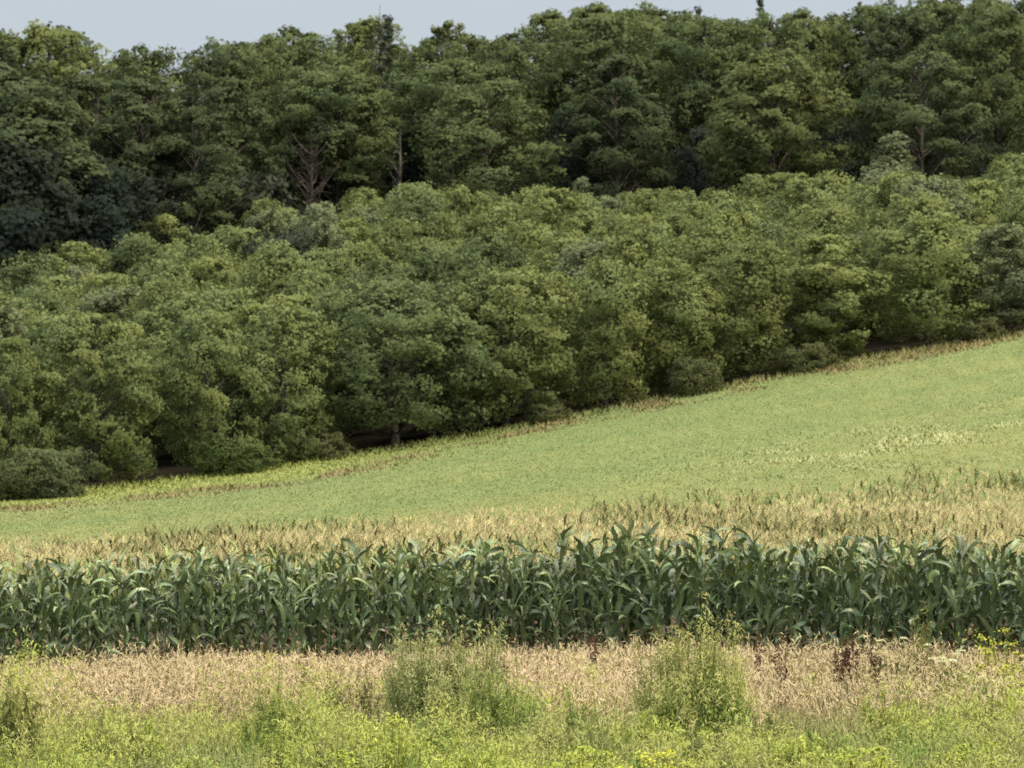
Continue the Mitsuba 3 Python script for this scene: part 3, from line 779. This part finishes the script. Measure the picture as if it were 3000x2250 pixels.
def bushy_plant(key, u, vbase, y, h, w, color, top, seed, label, cat='bush', n_st=60, per=60, leaf=0.075, fl=None):
    """A many-stemmed leafy bush: stems fan up from the root, leaves along them, loose tips."""
    r = np.random.default_rng(seed)
    x = (u - 512) / FPX * y
    o = np.array([x, y, float(ground_z(x, y))])
    st, lf, fh = [], [], []
    for k in range(n_st):
        az = r.uniform(0, 2 * np.pi); ro = r.uniform() ** 0.7 * w
        H = h * r.uniform(0.6, 1.15) * (0.80 + 0.22 * math.sin(2 * az + seed) + 0.14 * math.sin(5 * az + 2 * seed)) * (1 - 0.2 * (ro / w) ** 2)
        base = o + np.array([math.cos(az), math.sin(az), 0]) * ro * 0.7
        tip = o + np.array([math.cos(az) * ro, math.sin(az) * ro, H])
        t = np.linspace(0, 1, 5)[:, None]
        p = base * (1 - t) + tip * t + r.normal(0, 0.02, (5, 3)) * t
        st.append(tube(p, np.linspace(0.010, 0.003, 5), 4))
        m = per
        s = r.uniform(0.12, 1.02, m) ** 0.75
        c = np.stack([np.interp(s, t[:, 0], p[:, i]) for i in range(3)], 1)
        c += r.normal(0, 1, (m, 3)) * np.array([0.085, 0.085, 0.05]) * (1.15 - 0.75 * s)[:, None] * (h / 1.4)
        out = unit(np.stack([np.full(m, math.cos(az) * ro / w), np.full(m, math.sin(az) * ro / w), np.full(m, 0.75)], 1) + 0.5 * r.normal(size=(m, 3)))
        tb = np.clip((s - 0.62) * 2.8, 0, 1)[:, None]
        col = (np.asarray(color) * (1 - tb) + np.asarray(top) * tb) * np.exp(r.normal(0, 0.09, (m, 1))) * math.exp(r.normal(0, 0.12))
        lf.append(leaf_quads(c, out, leaf * 1.15, r, col, aspect=0.24, soft=0.75, hang=-2.0))
        if fl is not None and r.uniform() < 0.8:
            m = 26
            c = tip + r.normal(0, 1, (m, 3)) * np.array([0.09, 0.09, 0.03])
            fh.append(leaf_quads(c, np.repeat([[0, -0.15, 1.0]], m, 0), 0.05, r, np.asarray(fl) * np.exp(r.normal(0, 0.12, (m, 1))), aspect=0.8))
    for s in st:
        s[3][:] = [0.12, 0.12, 0.05]
    scene[key + '__stems'] = entry(st, 'grass_material')
    scene[key + '__leaves'] = entry(lf, 'leaf_material')
    if fh:
        scene[key + '__flower_heads'] = entry(fh, 'flower_material')
    labels[key] = {'label': label, 'category': cat}


SAGE, SAGET = (0.225, 0.275, 0.105), (0.35, 0.365, 0.15)
bushy_plant(key_for('meadow_bush'), PX(965), 0, 97.0, 2.10, 1.10, SAGE, SAGET, 1, 'tall grey-green bush standing in the middle of the meadow', n_st=170, per=120)
bushy_plant(key_for('meadow_bush'), PX(1075), 0, 94.5, 1.5, 0.55, (0.18, 0.25, 0.066), (0.23, 0.28, 0.08), 2, 'lower green bush touching the right side of the tall grey-green bush', n_st=60, per=80)
bushy_plant(key_for('meadow_bush'), PX(1500), 0, 94.0, 2.15, 1.05, (0.225, 0.305, 0.080), (0.40, 0.40, 0.15), 3, 'dense dark green bush with tan tips, right of the meadow middle', n_st=210, per=130)
bushy_plant(key_for('meadow_bush'), PX(600), 0, 91.5, 1.35, 0.66, (0.175, 0.245, 0.06), (0.25, 0.29, 0.075), 4, 'bright green low bush left of the tall grey-green bush', n_st=80, per=80)
bushy_plant(key_for('meadow_bush'), PX(25), 0, 90, 1.55, 0.66, (0.135, 0.165, 0.048), (0.22, 0.23, 0.075), 5, 'large-leaved green bush at the lower left corner', n_st=44, per=44, leaf=0.14)
bushy_plant(key_for('meadow_bush'), PX(1990), 0, 108, 1.45, 0.28, (0.175, 0.190, 0.060), (0.24, 0.24, 0.08), 6, 'slim yellowish bush standing close to the maize on the right', n_st=24, per=50)
bushy_plant(key_for('meadow_bush'), PX(1530), 0, 89, 0.95, 0.45, (0.105, 0.135, 0.052), (0.16, 0.18, 0.065), 7, 'small grey-green bush in front of the dense dark green bush', n_st=40, per=70)
bushy_plant(key_for('meadow_bush'), PX(760), 0, 99, 1.0, 0.55, (0.125, 0.130, 0.058), (0.20, 0.18, 0.085), 8, 'dull olive bush at the left foot of the tall grey-green bush', n_st=50, per=70)
YF = [(845, 90, 0.85, 0.75, 'lime yellow flowering patch left of centre at the bottom'), (740, 86, 0.8, 0.7, 'lime yellow flowering patch below the bright green low bush'),
      (1250, 87, 0.72, 0.65, 'yellow flowering patch between the two large bushes'), (1420, 85.5, 0.85, 0.6, 'bright yellow flowering patch before the dense dark green bush'),
      (1000, 85, 0.7, 0.6, 'yellow-green flowering patch at the bottom below the tall bush'), (2190, 105, 1.15, 0.7, 'yellow flowering plant at the right border near the maize'),
      (1880, 85.5, 0.75, 0.7, 'lime flowering patch at the bottom right'), (2120, 88, 0.7, 0.7, 'lime flowering patch in the bottom right corner')]
for i, (px, y, h, w, lab) in enumerate(YF):
    bushy_plant(key_for('yellow_flower_plant'), PX(px), 0, y, h, w, (0.150, 0.190, 0.042), (0.25, 0.27, 0.045), 60 + i, lab, 'flowering plant', n_st=60, per=34, leaf=0.06,
                fl=(0.34, 0.36, 0.05) if i in (3, 5) else (0.25, 0.30, 0.05))


WEED = [('fresh green', (0.20, 0.29, 0.075), (0.28, 0.35, 0.10)), ('lime green', (0.27, 0.33, 0.075), (0.36, 0.41, 0.10)), ('olive green', (0.20, 0.235, 0.085), (0.29, 0.31, 0.12))]
rw = np.random.default_rng(404)
for i in range(54):
    tone, ca, cb = WEED[int(rw.integers(0, 3))]
    y = 82.5 + 13.5 * rw.uniform() ** 1.3
    u = -20 + 1064 * ((i * 0.618034) % 1.0)
    k = key_for('leafy_weed')
    bushy_plant(k, u, 0, y, rw.uniform(0.65, 1.15), rw.uniform(0.35, 0.7), ca, cb, 300 + i, f'{tone} leafy weed clump in the near meadow', 'weed', n_st=34, per=34, leaf=0.10)
    labels[k]['group'] = f'{tone} leafy weeds of the near meadow'


def dock_plant(key, x, y, h, seed, label, n_st=3, grp=None):
    r = np.random.default_rng(seed)
    o = np.array([x, y, float(ground_z(x, y))])
    st, sd = [], []
    for k in range(n_st):
        tip = o + np.array([r.normal(0, 0.12), r.normal(0, 0.12), h * r.uniform(0.8, 1.05)])
        t = np.linspace(0, 1, 4)[:, None]
        p = (o + r.normal(0, 0.03, 3) * [1, 1, 0]) * (1 - t) + tip * t
        st.append(tube(p, [0.008, 0.007, 0.005, 0.003], 4))
        m = 130
        s = r.uniform(0.5, 1.0, m)
        c = np.stack([np.interp(s, t[:, 0], p[:, i]) for i in range(3)], 1) + r.normal(0, 1, (m, 3)) * np.array([0.035, 0.035, 0.02])
        sd.append(leaf_quads(c, unit(r.normal(size=(m, 3)) + [0, -0.2, 0.6]), 0.042, r, np.array([0.080, 0.036, 0.026]) * np.exp(r.normal(0, 0.2, (m, 1))), aspect=0.8))
    for s in st:
        s[3][:] = [0.10, 0.06, 0.035]
    for j in range(n_st):
        num = f'_{j:03d}' if j else ''
        scene[f'{key}__stem{num}'] = entry([st[j]], 'grass_material')
        scene[f'{key}__seed_head{num}'] = entry([sd[j]], 'grass_material')
    labels[key] = {'label': label, 'category': 'dock plant'}
    if grp:
        labels[key]['group'] = grp


docks = [(645, 104, 0.95, 2, 'rust-brown dock spike alone in the left tan grass'), (700, 104, 0.75, 1, 'small brown dock spike right of the left one'),
         (1068, 102, 1.15, 3, 'rust-brown dock at the right of the tall grey-green bush'), (1292, 108, 1.15, 2, 'dark brown dock spike before the maize between the bushes'),
         (1700, 104, 1.15, 3, 'rust-brown dock right of the dense dark green bush'), (1810, 102.5, 1.35, 4, 'tallest rust-brown dock clump before the maize on the right'),
         (1850, 103, 1.4, 4, 'rust-brown dock clump close right of the tallest one'), (1890, 103, 1.25, 3, 'rightmost rust-brown dock clump'), (18, 101, 0.9, 2, 'rust-brown dock at the left border'),
         (1640, 107, 1.0, 2, 'low brown dock just right of the dense bush')]
for i, (px, y, h, ns_, lab) in enumerate(docks):
    dock_plant(key_for('dock_plant'), (PX(px) - 512) / FPX * y, y, h, 80 + i, lab, ns_)


def umbel_plant(key, x, y, h, seed, label, heads=5):
    r = np.random.default_rng(seed)
    o = np.array([x, y, float(ground_z(x, y))])
    st, fl, lf = [], [], []
    for k in range(heads):
        tip = o + np.array([r.normal(0, 0.22), r.normal(0, 0.22), h * r.uniform(0.72, 1.02)])
        mid = (o + tip) / 2 * [1, 1, 1] + [r.normal(0, 0.02), 0, 0.06]
        st.append(tube(np.array([o, mid, tip]), [0.010, 0.008, 0.004], 5))
        m = 46
        a, rr = r.uniform(0, 6.28, m), 0.085 * np.sqrt(r.uniform(size=m))
        c = tip + np.stack([rr * np.cos(a), rr * np.sin(a), 0.02 - rr ** 2 * 3 + r.normal(0, 0.006, m)], 1)
        fl.append(leaf_quads(c, np.repeat([[0, -0.3, 1.0]], m, 0), 0.03, r, np.array([0.40, 0.42, 0.24]) * np.exp(r.normal(0, 0.08, (m, 1))), aspect=0.9, spread=0.4))
        m = 20
        c = mid + r.normal(0, 0.12, (m, 3))
        lf.append(leaf_quads(c, unit(r.normal(size=(m, 3)) + [0, 0, 1]), 0.11, r, vary((0.11, 0.14, 0.04), m, r), aspect=0.5))
    for s in st:
        s[3][:] = [0.15, 0.16, 0.06]
    scene[key + '__stems'] = entry(st, 'grass_material')
    scene[key + '__leaves'] = entry(lf, 'leaf_material')
    for j in range(heads):
        scene[f'{key}__flower_head' + (f'_{j:03d}' if j else '')] = entry([fl[j]], 'flower_material')
    labels[key] = {'label': label, 'category': 'flowering plant'}


for i, (px, y, h, hd, lab) in enumerate([(2050, 103, 1.25, 7, 'pale umbel-flowered plant before the maize on the right'), (2095, 101, 0.85, 4, 'low pale umbel-flowered plant right of the tall one'),
                                          (1930, 106, 1.2, 4, 'thin pale-headed umbel plant left of the tall one')]):
    umbel_plant(key_for('umbel_plant'), (PX(px) - 512) / FPX * y, y, h, 120 + i, lab, hd)
